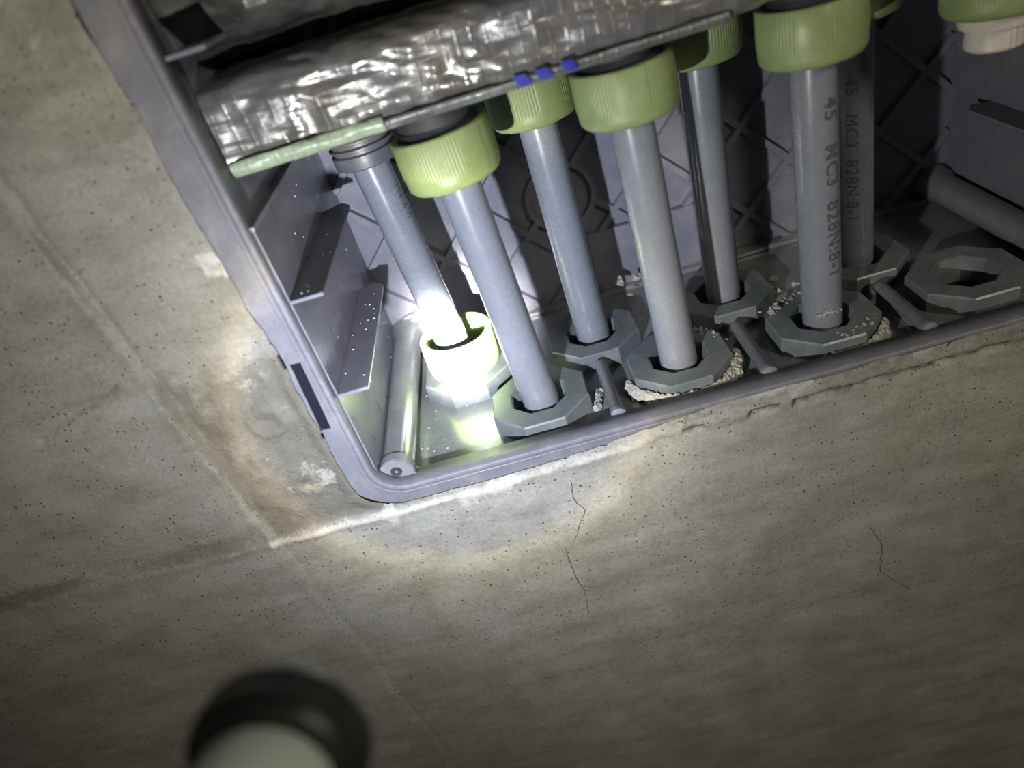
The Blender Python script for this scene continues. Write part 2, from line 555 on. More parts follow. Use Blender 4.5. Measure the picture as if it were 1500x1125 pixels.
nx, nz = GX.shape
idx = np.arange(nx * nz).reshape(nx, nz)
quads = np.stack([idx[:-1, :-1], idx[1:, :-1], idx[1:, 1:], idx[:-1, 1:]], -1)
q_in = inside[:-1, :-1] | inside[1:, :-1] | inside[1:, 1:] | inside[:-1, 1:]
quads = quads[~q_in].reshape(-1, 4)
co3 = np.stack([GX, Yw, GZ], -1).reshape(-1, 3)
used = np.zeros(len(co3), bool); used[quads.ravel()] = True
remap = np.cumsum(used) - 1
quads = remap[quads]
co3 = co3[used]; stc = st.reshape(-1, 4)[used]
me = bpy.data.meshes.new('wall_back')
me.vertices.add(len(co3)); me.vertices.foreach_set('co', co3.ravel().astype(np.float32))
me.loops.add(quads.size); me.loops.foreach_set('vertex_index', quads.ravel().astype(np.int32))
me.polygons.add(len(quads)); me.polygons.foreach_set('loop_start', np.arange(0, quads.size, 4, dtype=np.int32))
me.polygons.foreach_set('use_smooth', np.ones(len(quads), bool))
me.update(calc_edges=True)
ca = me.color_attributes.new('stain', 'FLOAT_COLOR', 'POINT')
ca.data.foreach_set('color', stc.ravel().astype(np.float32))
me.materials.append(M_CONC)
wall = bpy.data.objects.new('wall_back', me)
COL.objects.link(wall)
tag(wall, 'rough grey-brown concrete wall with board joints, pits and a mortar patch round the box', None, None, 'structure')


def wall_y(px, pz):
    i = np.argmin((co3[:, 0] - px) ** 2 + (co3[:, 2] - pz) ** 2)
    return co3[i, 1]


# hairline cracks: thin slivers lying in the surface
def crack(pts, wd):
    vs, fs, P = [], [], []
    for (a, b_) in zip(pts[:-1], pts[1:]):
        n = max(2, int(math.dist(a, b_) / 0.003))
        for k in range(n):
            t = k / n
            P.append((a[0] + (b_[0] - a[0]) * t + random.uniform(-1, 1) * 0.0006, a[1] + (b_[1] - a[1]) * t + random.uniform(-1, 1) * 0.0004))
    P.append(pts[-1])
    for k, (px, pz) in enumerate(P):
        ww = wd * random.uniform(0.5, 1.2) * (1 if 0 < k < len(P) - 1 else 0.2)
        y = wall_y(px, pz)
        vs += [(px - ww, y - 0.0002, pz), (px, y - 0.00045, pz), (px + ww, y - 0.0002, pz)]
        if k:
            a = 3 * (k - 1)
            fs += [(a, a + 1, a + 4, a + 3), (a + 1, a + 2, a + 5, a + 4)]
    mesh_obj('crack', vs, fs, M_CRACK, wall)


crack([(-0.0803, -0.0306), (-0.0815, -0.050), (-0.0770, -0.0600), (-0.0842, -0.075), (-0.0900, -0.087)], 0.00032)
crack([(-0.0980, -0.0900), (-0.0985, -0.108), (-0.0975, -0.125), (-0.0950, -0.140), (-0.0970, -0.168)], 0.00036)
crack([(0.118, -0.150), (0.128, -0.175), (0.126, -0.205), (0.150, -0.235)], 0.00028)

# ------------------------------------------------------------------ recessed box
boxt = empty('recessed_pipe_box', (0.04, 0, 0), 'grey plastic pipe box with wide flange, set into the concrete wall', 'box')
B = Matrix.Translation((-0.04, 0, 0))
YB = 0.200           # back panel
ZF = -0.010          # floor level
XL, XR = -0.1985, 0.2785


def child(o):
    o.parent = boxt
    o.location = Vector(o.location) - Vector((0.04, 0, 0))
    return o


def rr_path(x0, x1, z0, z1, r, seg=10):
    pts = []
    for (cx, cz, a0) in ((x1 - r, z1 - r, 0), (x0 + r, z1 - r, 90), (x0 + r, z0 + r, 180), (x1 - r, z0 + r, 270)):
        for k in range(seg + 1):
            a = math.radians(a0 + 90 * k / seg)
            pts.append((cx + r * math.cos(a), cz + r * math.sin(a), math.cos(a), math.sin(a)))
    return pts


def sweep(path, prof):
    bm = bmesh.new()
    rings = []
    for (px, pz, nx_, nz_) in path:
        f_ = lambda o_: o_ if o_ < 0.0071 else o_ * (1 - 0.30 * max(0.0, -nz_))
        rings.append([bm.verts.new((px + nx_ * f_(o_), y_, pz + nz_ * f_(o_))) for (o_, y_) in prof])
    n = len(rings)
    for i in range(n):
        A, Bq = rings[i], rings[(i + 1) % n]
        for k in range(len(prof) - 1):
            bm.faces.new((A[k], A[k + 1], Bq[k + 1], Bq[k]))
    return bm


path = rr_path(BX0, BX1, BZ0, BZ1, 0.019)
prof = [(-0.0006, 0.0135), (-0.0004, 0.0), (0.0000, -0.0010), (0.0005, -0.0014), (0.0024, -0.0014), (0.0030, -0.0010),
        (0.0036, -0.0004), (0.0052, 0.0000), (0.0056, -0.0002), (0.0070, 0.0002), (0.0220, 0.0008), (0.0222, 0.0040), (0.004, 0.0032), (0.0022, 0.0140), (-0.0006, 0.0135)]
rim = child(bm_obj('rim', sweep(path, prof), M_RIM, None, True, sharp=30))
# slot moulded through the left flange
cb = bmesh.new(); box(cb, -0.0032, 0.0032, -0.01, 0.0028, -0.0245, 0.0245)
cut = bm_obj('cutter', cb, M_RIM)
cut.location = (-0.2120, 0, 0.0820); cut.rotation_euler = (0, 0.05, 0)
rim.location = (0, 0, 0); rim.parent = None
boolean(rim, [cut])
rim = child(rim)
sb = bmesh.new(); box(sb, -0.0030, 0.0030, 0.0010, 0.0024, -0.024, 0.024)
so = bm_obj('slot_shade_block', sb, M_SLOT); so.location = (-0.2120, 0, 0.0820); so.rotation_euler = (0, 0.05, 0)
child(so); so['label'] = 'narrow dark slot in the left flange'

# front and back rows of sleeves
FRONT = [(-0.0865, 0.053), (0.0125, 0.054), (0.1120, 0.054), (0.2110, 0.058)]
BACK = [(-0.1370, 0.118), (-0.0370, 0.116), (0.0655, 0.120), (0.1650, 0.118)]

fb = bmesh.new(); box(fb, XL - 0.001, XR + 0.001, 0.006, YB + 0.003, ZF - 0.004, ZF)
floor_o = bm_obj('floor_panel', fb, M_BOXF)
cuts = []
for (cx, cy) in FRONT + BACK:
    c_ = bmesh.new()
    rg = lathe(c_, [(0.0212, -0.03), (0.0212, 0.03)], 32)
    cap(c_, rg[0][::-1]); cap(c_, rg[1])
    co_ = bm_obj('cutter', c_, M_BOX); co_.location = (cx, cy, ZF)
    cuts.append(co_)
boolean(floor_o, cuts)
child(floor_o)


def part_box(name, x0, x1, y0, y1, z0, z1, mat=M_BOX, bev=0.0, label=None):
    bm = bmesh.new(); box(bm, x0, x1, y0, y1, z0, z1, bev)
    o = child(bm_obj(name, bm, mat, None, bev > 0))
    if label: o['label'] = label
    return o


part_box('back_panel', XL - 0.004, XR + 0.004, YB, YB + 0.003, ZF - 0.004, 0.42)
part_box('side_panel', XL - 0.003, XL, 0.006, YB, ZF, 0.186)
part_box('side_panel', XL - 0.0065, XL - 0.0035, 0.006, YB, 0.186, 0.42)
part_box('side_panel', XR, XR + 0.003, 0.006, YB, ZF, 0.42)
part_box('top_panel', XL - 0.003, XR + 0.003, 0.006, YB, 0.42, 0.423)
part_box('ledge', XL - 0.0066, XL + 0.001, 0.004, YB - 0.0005, 0.1835, 0.1862, bev=0.0006)


# stiffening shelves on both side panels
def shelf(xw, s, z, d=0.0185, y1=0.150):
    """s = +1 grows to the right from the wall xw"""
    bm = bmesh.new()
    pr = [(0, 0.004), (d, 0.004), (d, y1 - 0.006), (d - 0.002, y1 - 0.002), (d * 0.62, y1 + 0.004), (d * 0.25, y1), (0, y1 - 0.003)]
    lo = [bm.verts.new((xw + s * a, b_, z - 0.0022)) for a, b_ in pr]
    hi = [bm.verts.new((xw + s * a, b_, z)) for a, b_ in pr]
    bm.faces.new(lo); bm.faces.new(hi)
    n = len(pr)
    for i in range(n):
        bm.faces.new((lo[i], lo[(i + 1) % n], hi[(i + 1) % n], hi[i]))
    bmesh.ops.bevel(bm, geom=list(bm.edges), offset=0.0004, segments=1, affect='EDGES')
    return child(bm_obj('stiffening_shelf', bm, M_BOX))


for zz in (0.0766, 0.1416, 0.27, 0.34):
    shelf(XL, 1, zz, 0.0195)
for zz in (0.0766, 0.1416, 0.2066, 0.27):
    shelf(XR, -1, zz, 0.0185)

# diagonal lattice of flat ribs on the back panel
S = 0.0357
LX, LZ = -0.1700, 0.0950
WR, HR = 0.0032, 0.0048


def clip_line(px, pz, dx, dz, x0, x1, z0, z1):
    t0, t1 = -9, 9
    for p, d, a, b_ in ((px, dx, x0, x1), (pz, dz, z0, z1)):
        ta, tb = (a - p) / d, (b_ - p) / d
        if ta > tb: ta, tb = tb, ta
        t0, t1 = max(t0, ta), min(t1, tb)
    return (t0, t1) if t1 - t0 > 0.01 else None


RINGS = [(-0.031, 0.083, 0.0265)]


def rib(p, q, dh=0.0):
    (x0, z0), (x1, z1) = p, q
    L = math.dist(p, q)
    ux, uz = (x1 - x0) / L, (z1 - z0) / L
    nx_, nz_ = -uz, ux
    bm = bmesh.new()
    pr = [(-WR, 0), (-WR + 0.0008, -HR - dh), (WR - 0.0008, -HR - dh), (WR, 0)]
    A = [bm.verts.new((x0 + nx_ * a, YB + b_, z0 + nz_ * a)) for a, b_ in pr]
    Bq = [bm.verts.new((x1 + nx_ * a, YB + b_, z1 + nz_ * a)) for a, b_ in pr]
    for i in range(4):
        bm.faces.new((A[i], A[(i + 1) % 4], Bq[(i + 1) % 4], Bq[i]))
    bm.faces.new(A); bm.faces.new(Bq)
    return child(bm_obj('rib', bm, M_BOX))


for sgn in (1, -1):
    ks = set()
    for i in range(-8, 30):
        # lines x - sgn*z = const through even nodes
        px = LX + 2 * S * (i - 8); pz = LZ
        c_ = clip_line(px, pz, 1, sgn, XL, XR, ZF, 0.34)
        if not c_: continue
        t0, t1 = c_
        segs = [(t0, t1)]
        for (rx, rz, R_) in RINGS:
            # cut the rib where it meets the ring
            tm = ((rx - px) + sgn * (rz - pz)) / 2
            dx_, dz_ = px + tm - rx, pz + sgn * tm - rz
            d2 = dx_ * dx_ + dz_ * dz_
            if d2 < R_ * R_:
                hh = math.sqrt((R_ * R_ - d2) / 2)
                segs = [(t0, tm - hh), (tm + hh, t1)]
        for (u0, u1) in segs:
            if u1 - u0 > 0.006:
                rib((px + u0, pz + sgn * u0), (px + u1, pz + sgn * u1), 0.0003 if sgn > 0 else 0.0)
for (rx, rz, R_) in RINGS:
    bm = bmesh.new()
    lathe(bm, [(R_ - 0.0022, 0), (R_ - 0.0018, -HR - 0.0004), (R_ + 0.0018, -HR - 0.0004), (R_ + 0.0022, 0)], 56, closed=True,
          axis=Matrix.Translation((rx, YB, rz)) @ Matrix.Rotation(-PI / 2, 4, 'X') @ Matrix.Identity(4))
    o = child(bm_obj('ring_rib', bm, M_BOX, None, True)); o['label'] = 'round raised ring between the diagonal ribs'

# cylindrical screw bosses in the bottom corners, running front to back
for xs, s in ((XL + 0.0125, 1), (XR - 0.0125, -1)):
    bm = bmesh.new()
    AX = Matrix.Translation((xs - s * 0.002, 0.0165, 0.0030)) @ Matrix.Rotation(-PI / 2, 4, 'X')
    rg = lathe(bm, [(0.0098, 0.0), (0.0110, 0.0012), (0.0113, 0.163), (0.0140, 0.170), (0.0150, YB - 0.0165)], 40, AX)
    o = child(bm_obj('screw_boss', bm, M_BOXF, None, True))
    bm = bmesh.new()
    pts = []
    for k in range(15):
        a = math.radians(-20 + 220 * k / 14)
        pts.append((0.0118 * math.cos(a), 0.0118 * math.sin(a)))
    pts += [(-0.0145, -0.0060), (-0.006, -0.0085), (0.006, -0.0085), (0.0150, -0.0050)]
    A = [bm.verts.new((xs - s * 0.002 + a, 0.0085, b_ + 0.0040)) for a, b_ in pts]
    Bq = [bm.verts.new((xs - s * 0.002 + a, 0.0170, b_ + 0.0040)) for a, b_ in pts]
    bm.faces.new(A); bm.faces.new(Bq[::-1])
    for i in range(len(pts)):
        bm.faces.new((A[i], A[(i + 1) % len(pts)], Bq[(i + 1) % len(pts)], Bq[i]))
    bmesh.ops.bevel(bm, geom=list(bm.edges), offset=0.0006, segments=2, affect='EDGES')
    ear = child(bm_obj('boss_cap', bm, M_RIM, None, True, sharp=40))
    bm = bmesh.new()
    rg = lathe(bm, [(0.0, 0.0004), (0.0013, 0.0004), (0.0015, -0.0006), (0.0034, -0.0009), (0.0038, 0.0002), (0.0038, 0.0012)], 24,
               Matrix.Translation((xs - s * 0.002, 0.0083, 0.0060)) @ Matrix.Rotation(-PI / 2, 4, 'X'))
    sc = bm_obj('screw_hole', bm, M_NECK, ear, True)

# arcs round the boss foot on the back panel
bm = bmesh.new()
lathe(bm, [(0.0160, 0), (0.0163, -0.003), (0.0195, -0.003), (0.0198, 0)], 48, closed=True,
      axis=Matrix.Translation((XL + 0.0200, YB, 0.0010)) @ Matrix.Rotation(-PI / 2, 4, 'X'))
child(bm_obj('ring_rib', bm, M_BOX, None, True))
# low step where the floor meets the back panel
part_box('step', XL + 0.03, XR - 0.02, YB - 0.013, YB - 0.0005, ZF, ZF + 0.004, M_BOXF, 0.0008)

part_box('raised_pad', -0.0180, 0.0830, YB - 0.0065, YB - 0.0003, ZF + 0.0002, 0.0460, M_BOX, 0.0012)
# short round-topped bars between the sleeves
for bxp, byr in ((-0.0385, 0.0), (0.0605, 0.0), (0.1620, 0.0)):
    bm = bmesh.new()
    AX = Matrix.Translation((bxp, 0.012, -0.0012)) @ Matrix.Rotation(-PI / 2, 4, 'X')
    R_ = 0.0046
    prf = [(0.0002, -0.0002), (R_ * 0.80, 0.0), (R_ * 1.16, 0.0009), (R_ * 1.18, 0.005), (R_ * 0.98, 0.0065), (R_ * 0.95, 0.062), (R_ * 0.8, 0.0655), (R_ * 0.4, 0.0675), (0.0002, 0.068)]
    lathe(bm, prf, 28, AX)
    child(bm_obj('bar', bm, M_RIM, None, True, sharp=40))
    part_box('fin', bxp - 0.0011, bxp + 0.0011, 0.014, 0.078, ZF + 0.0001, -0.0045, M_BOX)

# water droplets on the left wall, the shelves and the wet corner
dv_b = bmesh.new()


def droplet(x_, y_, z_, r, nrm):
    n_ = Vector(nrm).normalized()
    q = n_.to_track_quat('Z', 'Y').to_matrix().to_4x4()
    bmesh.ops.create_icosphere(dv_b, subdivisions=1, radius=r, matrix=Matrix.Translation((x_, y_, z_)) @ q @ Matrix.Diagonal((1, random.uniform(0.8, 1.3), 0.5, 1)))


for k in range(22):
    droplet(XL + 0.0001, random.uniform(0.02, 0.19), random.choice((random.uniform(0.0, 0.07), random.uniform(0.08, 0.18))), random.uniform(0.0003, 0.0009), (1, 0, 0))
for k in range(26):
    droplet(random.uniform(XL + 0.002, XL + 0.018), random.uniform(0.01, 0.14), random.choice((0.0768, 0.1418)), random.uniform(0.0004, 0.0010), (0, 0, 1))
for k in range(40):
    droplet(random.uniform(-0.194, -0.10), YB - 0.0001, random.uniform(0.06, 0.2), random.uniform(0.0003, 0.0009), (0, -1, 0))
for k in range(40):
    droplet(random.uniform(-0.196, -0.14), random.uniform(0.02, 0.12), ZF + 0.0001, random.uniform(0.0003, 0.0009), (0, 0, 1))
dro = child(bm_obj('water_droplets', dv_b, M_WATER, None, True, sharp=180))
tag(dro, 'clear water droplets clinging to the left corner', None, None, 'stuff')


# ------------------------------------------------------------------ octagonal sleeves
def octagon_sleeve(cx, cy, label, rot=22.5, R_=0.0365, red=True, hole=0.0192):
    t = empty('octagonal_sleeve', (cx, cy, ZF), label, 'pipe sleeve', 'octagonal sleeves on the box floor')
    top = 0.004 - ZF
    bm = bmesh.new()
    # outer octagon (slightly tapered), inner octagonal hole with a bevelled shoulder
    levels = [(R_ + 0.0006, 0.0002, 0), (R_, 0.0, 0), (R_ - 0.0002, top - 0.0012, 0), (R_ - 0.0012, top, 0), (hole + 0.0022, top, 0),
              (hole + 0.0010, top - 0.0006, 0), (hole - 0.001, -0.002, 0), (hole - 0.001, -0.004, 0)]
    rings = []
    for (r, z_, _) in levels:
        rings.append([bm.verts.new((r * math.cos(math.radians(rot + 45 * i)), r * math.sin(math.radians(rot + 45 * i)), z_)) for i in range(8)])
    for k in range(1, len(rings) - 1):
        for i in range(8):
            bm.faces.new((rings[k][i], rings[k][(i + 1) % 8], rings[k + 1][(i + 1) % 8], rings[k + 1][i]))
    for v in rings[0]: bm.verts.remove(v)
    bm_obj('octagonal_collar', bm, M_OCT, t)
    bm = bmesh.new()
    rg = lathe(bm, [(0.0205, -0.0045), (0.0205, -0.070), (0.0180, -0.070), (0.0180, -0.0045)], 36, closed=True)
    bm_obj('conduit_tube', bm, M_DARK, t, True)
    if red:
        bm = bmesh.new()
        pr = []
        for k in range(14):
            z_ = -0.0046 - k * 0.004
            pr += [(0.0178, z_), (0.0166, z_ - 0.002)]
        lathe(bm, pr, 36)
        o = bm_obj('inner_hose', bm, M_RED, t, True); o['label'] = 'red corrugated hose seen down the hole'
    return t


SL = []
lab_f = ['octagonal grey sleeve lit pale green, round the foot of the pipe beside the blazing nut',
         'octagonal grey sleeve with white plaster crusted along its front edge',
         'dark octagonal sleeve round the printed pipe with plaster smeared on its foot',
         'empty dark octagonal sleeve with no pipe in it, far right']
lab_b = ['octagonal sleeve under the overexposed green nut in the left corner',
         'octagonal grey sleeve just behind the blazing nut, second in the back row',
         'dark octagonal sleeve hidden behind the plaster-crusted one, third in the back row',
         'dark octagonal sleeve hidden behind the plaster-footed pipe, last in the back row']
for (c_, l_) in zip(FRONT, lab_f):
    SL.append(octagon_sleeve(c_[0], c_[1], l_, red=(c_[0] < 0.2)))
for i, (c_, l_) in enumerate(zip(BACK, lab_b)):
    SL.append(octagon_sleeve(c_[0], c_[1], l_, red=False))


# plaster crust on sleeves
def crust(name, pts, n, spread, size, parent, seed, mat=M_PLASTER, flat=0.6):
    r = random.Random(seed)
    bm = bmesh.new()
    for k in range(n):
        t = r.random() * (len(pts) - 1)
        i = min(int(t), len(pts) - 2); f = t - i
        p = Vector(pts[i]).lerp(Vector(pts[i + 1]), f)
        p += Vector((r.gauss(0, spread), r.gauss(0, spread), r.gauss(0, spread * 0.4)))
        s_ = size * r.uniform(0.4, 1.3)
        mt = Matrix.Translation(p) @ Matrix.Rotation(r.uniform(0, 6), 4, 'Z') @ Matrix.Rotation(r.uniform(-.5, .5), 4, 'X') @ Matrix.Diagonal((s_, s_ * r.uniform(.5, 1), s_ * flat, 1))
        q = bmesh.ops.create_icosphere(bm, subdivisions=2, radius=1, matrix=mt)
        for v in q['verts']:
            v.co += Vector(mn.noise_vector(v.co * 500)) * s_ * 0.6
    o = bm_obj(name, bm, mat, parent)
    if parent: o.matrix_parent_inverse = Matrix.Translation(parent.location).inverted()
    o['kind'] = 'stuff'
    return o


def crust_ribbon(name, pts, wid, hgt, parent, seed, mat=None):
    """continuous rough bead of plaster along a line"""
    mat = mat or M_PLASTER
    P = []
    for a, b_ in zip(pts[:-1], pts[1:]):
        for k in range(16):
            P.append(Vector(a).lerp(Vector(b_), k / 16))
    P.append(Vector(pts[-1]))
    m_ = 11
    vs, fs = [], []
    for i, p in enumerate(P):
        q = P[min(i + 1, len(P) - 1)] - P[max(i - 1, 0)]
        sd = Vector((q.y, -q.x, 0)).normalized()
        e_ = min(1.0, i / 5, (len(P) - 1 - i) / 5)
        w_ = wid * (0.55 + 0.9 * abs(mn.noise(p * 160 + Vector((seed, 0, 0))))) * max(e_, 0.05)
        for j in range(m_):
            a = PI * j / (m_ - 1)
            v = p + sd * (math.cos(a) * w_) + Vector((0, 0, math.sin(a) * hgt * max(e_, 0.1)))
            v += Vector(mn.noise_vector(v * 420 + Vector((seed, 3, 0)))) * wid * 0.42 + Vector(mn.noise_vector(v * 1100)) * wid * 0.16
            vs.append(v)
    for i in range(len(P) - 1):
        for j in range(m_ - 1):
            a = i * m_ + j
            fs.append((a, a + 1, a + 1 + m_, a + m_))
    o = mesh_obj(name, vs, fs, mat, parent, False)
    o.matrix_parent_inverse = Matrix.Translation(parent.location).inverted()
    o['kind'] = 'stuff'
    return o


bpy.context.view_layer.update()


def octpt(c_, ang, r, z_):
    return (c_[0] + r * math.cos(math.radians(ang)), c_[1] + r * math.sin(math.radians(ang)), z_)


c4, c6, c2 = FRONT[1], FRONT[2], FRONT[0]
o = crust_ribbon('plaster_crust', [octpt(c4, a, 0.0385, -0.0095) for a in (185, 205, 225, 245, 265, 285, 305, 325, 345, 360)], 0.0045, 0.0085, SL[1], 1)
o['label'] = 'rough white plaster crust'
o = crust('plaster_crust', [octpt(c4, a, 0.033, 0.0040) for a in (10, 35, 60, 75)], 50, 0.0018, 0.0014, SL[1], 2, flat=.35)
o = crust_ribbon('plaster_crust', [octpt(c6, a, 0.0385, -0.0095) for a in (250, 268, 286, 304, 322, 345)], 0.0040, 0.0080, SL[2], 3)
o = crust('plaster_crust', [octpt(c6, a, 0.030, 0.0040) for a in (270, 300, 320)], 30, 0.0020, 0.0013, SL[2], 4, flat=.3)
o = crust('plaster_crust', [octpt(c6, a, 0.034, 0.0040) for a in (95, 125, 150)], 34, 0.0026, 0.0018, SL[2], 5, flat=.5)
o = crust_ribbon('plaster_crust', [octpt(c2, a, 0.0400, -0.0098) for a in (-30, -18, -6, 6)], 0.0040, 0.0035, SL[0], 6)

# loose crumbs and torn scraps of plaster between the back row and the back panel
CR = [(-0.0030, 0.168, 0.010, 0.006), (0.0120, 0.172, 0.008, 0.005), (0.0030, 0.160, 0.002, 0.003), (0.105, 0.118, -0.002, 0.006), (0.118, 0.105, 0.0, 0.005),
      (0.098, 0.096, -0.004, 0.0035), (0.110, 0.135, -0.004, 0.004), (0.0600, 0.010, -0.008, 0.005), (0.092, 0.148, -0.006, 0.004), (0.024, 0.103, -0.007, 0.004),
      (-0.0500, 0.014, -0.0085, 0.005), (0.152, 0.014, -0.0085, 0.0035)]
where = ['beside the middle of the back panel, largest scrap', 'right of the largest scrap at the back panel', 'in front of the largest scrap at the back panel',
         'at the left rear of the plaster-footed pipe', 'touching the back of the plaster-footed pipe', 'smallest one left of the plaster-footed pipe',
         'behind the plaster-footed pipe near the back panel', 'at the rim left of the second short bar', 'against the back panel near the third back pipe', 'between the two middle sleeves',
         'at the rim left of the first short bar', 'at the rim left of the third short bar']
for i, ((x_, y_, z_, s_), wh) in enumerate(zip(CR, where)):
    r = random.Random(50 + i)
    bm = bmesh.new()
    q = bmesh.ops.create_icosphere(bm, subdivisions=2, radius=1, matrix=Matrix.Rotation(r.uniform(0, 3), 4, 'Z') @ Matrix.Diagonal((s_, s_ * 0.55, s_ * 0.35, 1)))
    for v in bm.verts:
        v.co += Vector(mn.noise_vector(v.co * 330 + Vector((i, 0, 0)))) * s_ * 0.5
    zmin = min(v.co.z for v in bm.verts)
    o = bm_obj('plaster_crumb', bm, M_PLASTER, None, loc=(x_, y_, ZF - zmin + 0.0002 if z_ < 0 else z_ - zmin - 0.002))
    tag(o, 'whitish plaster crumb ' + wh, 'debris', 'plaster crumbs on the box floor')


# ------------------------------------------------------------------ pipes, nuts, necks
RP = 0.0126


def print_on_pipe(text, size, R_, ang, z_top, parent, mat, bold=0.0, mtx=None):
    cu = bpy.data.curves.new('t', 'FONT')
    cu.body = text; cu.size = size; cu.offset = bold; cu.space_character = 1.12
    cu.resolution_u = 3
    to = bpy.data.objects.new('t', cu); COL.objects.link(to)
    bpy.context.view_layer.update()
    me = bpy.data.meshes.new_from_object(to.evaluated_get(bpy.context.evaluated_depsgraph_get()))
    bpy.data.objects.remove(to, do_unlink=True)
    bm = bmesh.new(); bm.from_mesh(me)
    bmesh.ops.triangulate(bm, faces=bm.faces)
    bmesh.ops.subdivide_edges(bm, edges=[e for e in bm.edges if e.calc_length() > size * 0.2], cuts=2, use_grid_fill=False)
    ys = [v.co.y for v in bm.verts]; ym = (min(ys) + max(ys)) / 2
    for v in bm.verts:
        # text runs down the pipe, letters' tops to the right
        s_ = v.co.x; u = v.co.y - ym
        a = ang + u / R_
        v.co = Vector(((R_ + 0.00012) * math.cos(a), (R_ + 0.00012) * math.sin(a), z_top - s_))
    if mtx is not None: bm.transform(mtx)
    me2 = bpy.data.meshes.new('printing'); bm.to_mesh(me2); bm.free()
    me2.materials.append(mat)
    o = bpy.data.objects.new('printing', me2); COL.objects.link(o)
    o.parent = parent
    return o


def pipe(p0, p1, label, cat='pipe', bend=0.0, prints=None):
    """p0 foot (inside the sleeve), p1 head (inside the nut)"""
    base = Vector(p0)
    t = empty('grey_pipe', base, label, cat, 'grey pipes rising from the sleeves to the manifold')
    d = Vector(p1) - base
    L = d.length
    mt = place((0, 0, 0), d)
    bm = bmesh.new()
    lathe(bm, [(RP - 0.0022, 0), (RP - 0.0004, 0), (RP, 0.0006)] + [(RP, L * k / 12) for k in range(1, 13)] + [(RP - 0.0022, L)], 48, mt)
    bm_obj('tube', bm, M_PIPE, t, True, sharp=50)
    for pr_ in (prints or []):
        print_on_pipe(pr_[0], pr_[1], RP, pr_[2], pr_[3], t, M_INK, pr_[4], mt)
    return t, mt, L


def nut_mesh(H=0.031, R_=0.0285, hollow=True, seed=0):
    """green union nut: knurled in sectors, plain rounded foot band, threaded bore"""
    rr_ = random.Random(seed)
    ph = rr_.uniform(0, 6)
    n = 360
    prof = [(0.0128, 0.0008), (0.0145, 0.0), (0.0235, 0.0), (0.0262, 0.0010), (R_ - 0.0008, 0.0030), (R_ - 0.0003, 0.0060), (R_ - 0.0004, 0.0085), (R_, 0.0105), (R_, H * 0.6), (R_ - 0.0002, H - 0.0015),
            (R_ - 0.0010, H - 0.0002), (R_ - 0.0022, H)]
    if hollow:
        prof += [(0.0240, H - 0.0005)]
        z_ = H - 0.0025
        while z_ > 0.007:
            prof += [(0.0226, z_), (0.0238, z_ - 0.0014)]
            z_ -= 0.0028
        prof += [(0.0232, 0.0030), (0.0128, 0.0026), (0.0128, 0.0008)]
    else:
        prof += [(0.0225, H - 0.0004), (0.0225, 0.004), (0.0128, 0.003), (0.0128, 0.0008)]

    def rf(r, z, a, k):
        if 7 <= k <= 9:
            sec = math.sin(a * 4 + ph)
            amp = 0.00055 * max(0.0, min(1.0, (sec + 0.55) * 3))
            return r - amp * (0.5 + 0.5 * math.cos(a * 90))
        return r
    bm = bmesh.new()
    lathe(bm, prof, n, rfun=rf)
    return bm


NUTM = bm_obj('nut_body', nut_mesh(), M_GREEN, None, True, sharp=60)
nut_me = NUTM.data
bpy.data.objects.remove(NUTM, do_unlink=True)


def gasket_mesh():
    bm = bmesh.new()
    lathe(bm, [(0.0130, 0.0265), (0.0205, 0.0265), (0.0212, 0.0285), (0.0236, 0.0290), (0.0236, 0.0318), (0.0222, 0.0326), (0.0213, 0.034)], 64)
    return bm


def nut(loc, d, label, rotz=0.0, gasket=True):
    t = empty('union_nut', loc, label, 'pipe nut', 'green union nuts')
    q = Vector(d).to_track_quat('Z', 'Y')
    t.rotation_mode = 'QUATERNION'
    t.rotation_quaternion = q
    o = bpy.data.objects.new('nut_body', nut_me); COL.objects.link(o)
    o.parent = t; o.rotation_euler = (0, 0, rotz)
    if gasket:
        g = bm_obj('gasket', gasket_mesh(), M_NECK, t, True, sharp=50)
    return t


ZT = 0.235
# foot xyz, head xyz, nut bottom z
PIPES = {
    1: ((-0.1355, 0.119, -0.05), (-0.1508, 0.118, 0.186)),
    2: ((-0.0835, 0.051, -0.05), (-0.0952, 0.055, 0.188)),
    3: ((-0.0355, 0.117, -0.05), (-0.0392, 0.118, 0.192)),
    4: ((0.0135, 0.053, -0.05), (0.0092, 0.055, 0.194)),
    5: ((0.0655, 0.119, -0.05), (0.0675, 0.118, 0.196)),
    6: ((0.1120, 0.053, -0.05), (0.1125, 0.055, 0.194)),
    7: ((0.1660, 0.119, -0.05), (0.1650, 0.118, 0.194)),
}
PL = {1: 'grey pipe at far left standing in the overexposed green nut',
      2: 'thick-looking grey pipe just right of the blazing nut, second from left',
      3: 'grey pipe standing behind the blazing nut, third from left',
      4: 'grey pipe rising from the plaster-crusted octagonal sleeve',
      5: 'greenish dim grey pipe at the back, behind the plaster-crusted sleeve',
      6: 'grey pipe with blotchy print and white plaster smeared on its foot',
      7: 'dim grey pipe with a readable printed row, mostly behind the plaster-footed pipe'}


def front_ang(x_, y_, off):
    """angle on the pipe that faces the camera, turned by off degrees to the right"""
    c = cam.matrix_world.translation
    return math.atan2(c.y - y_, c.x - x_) + math.radians(off)


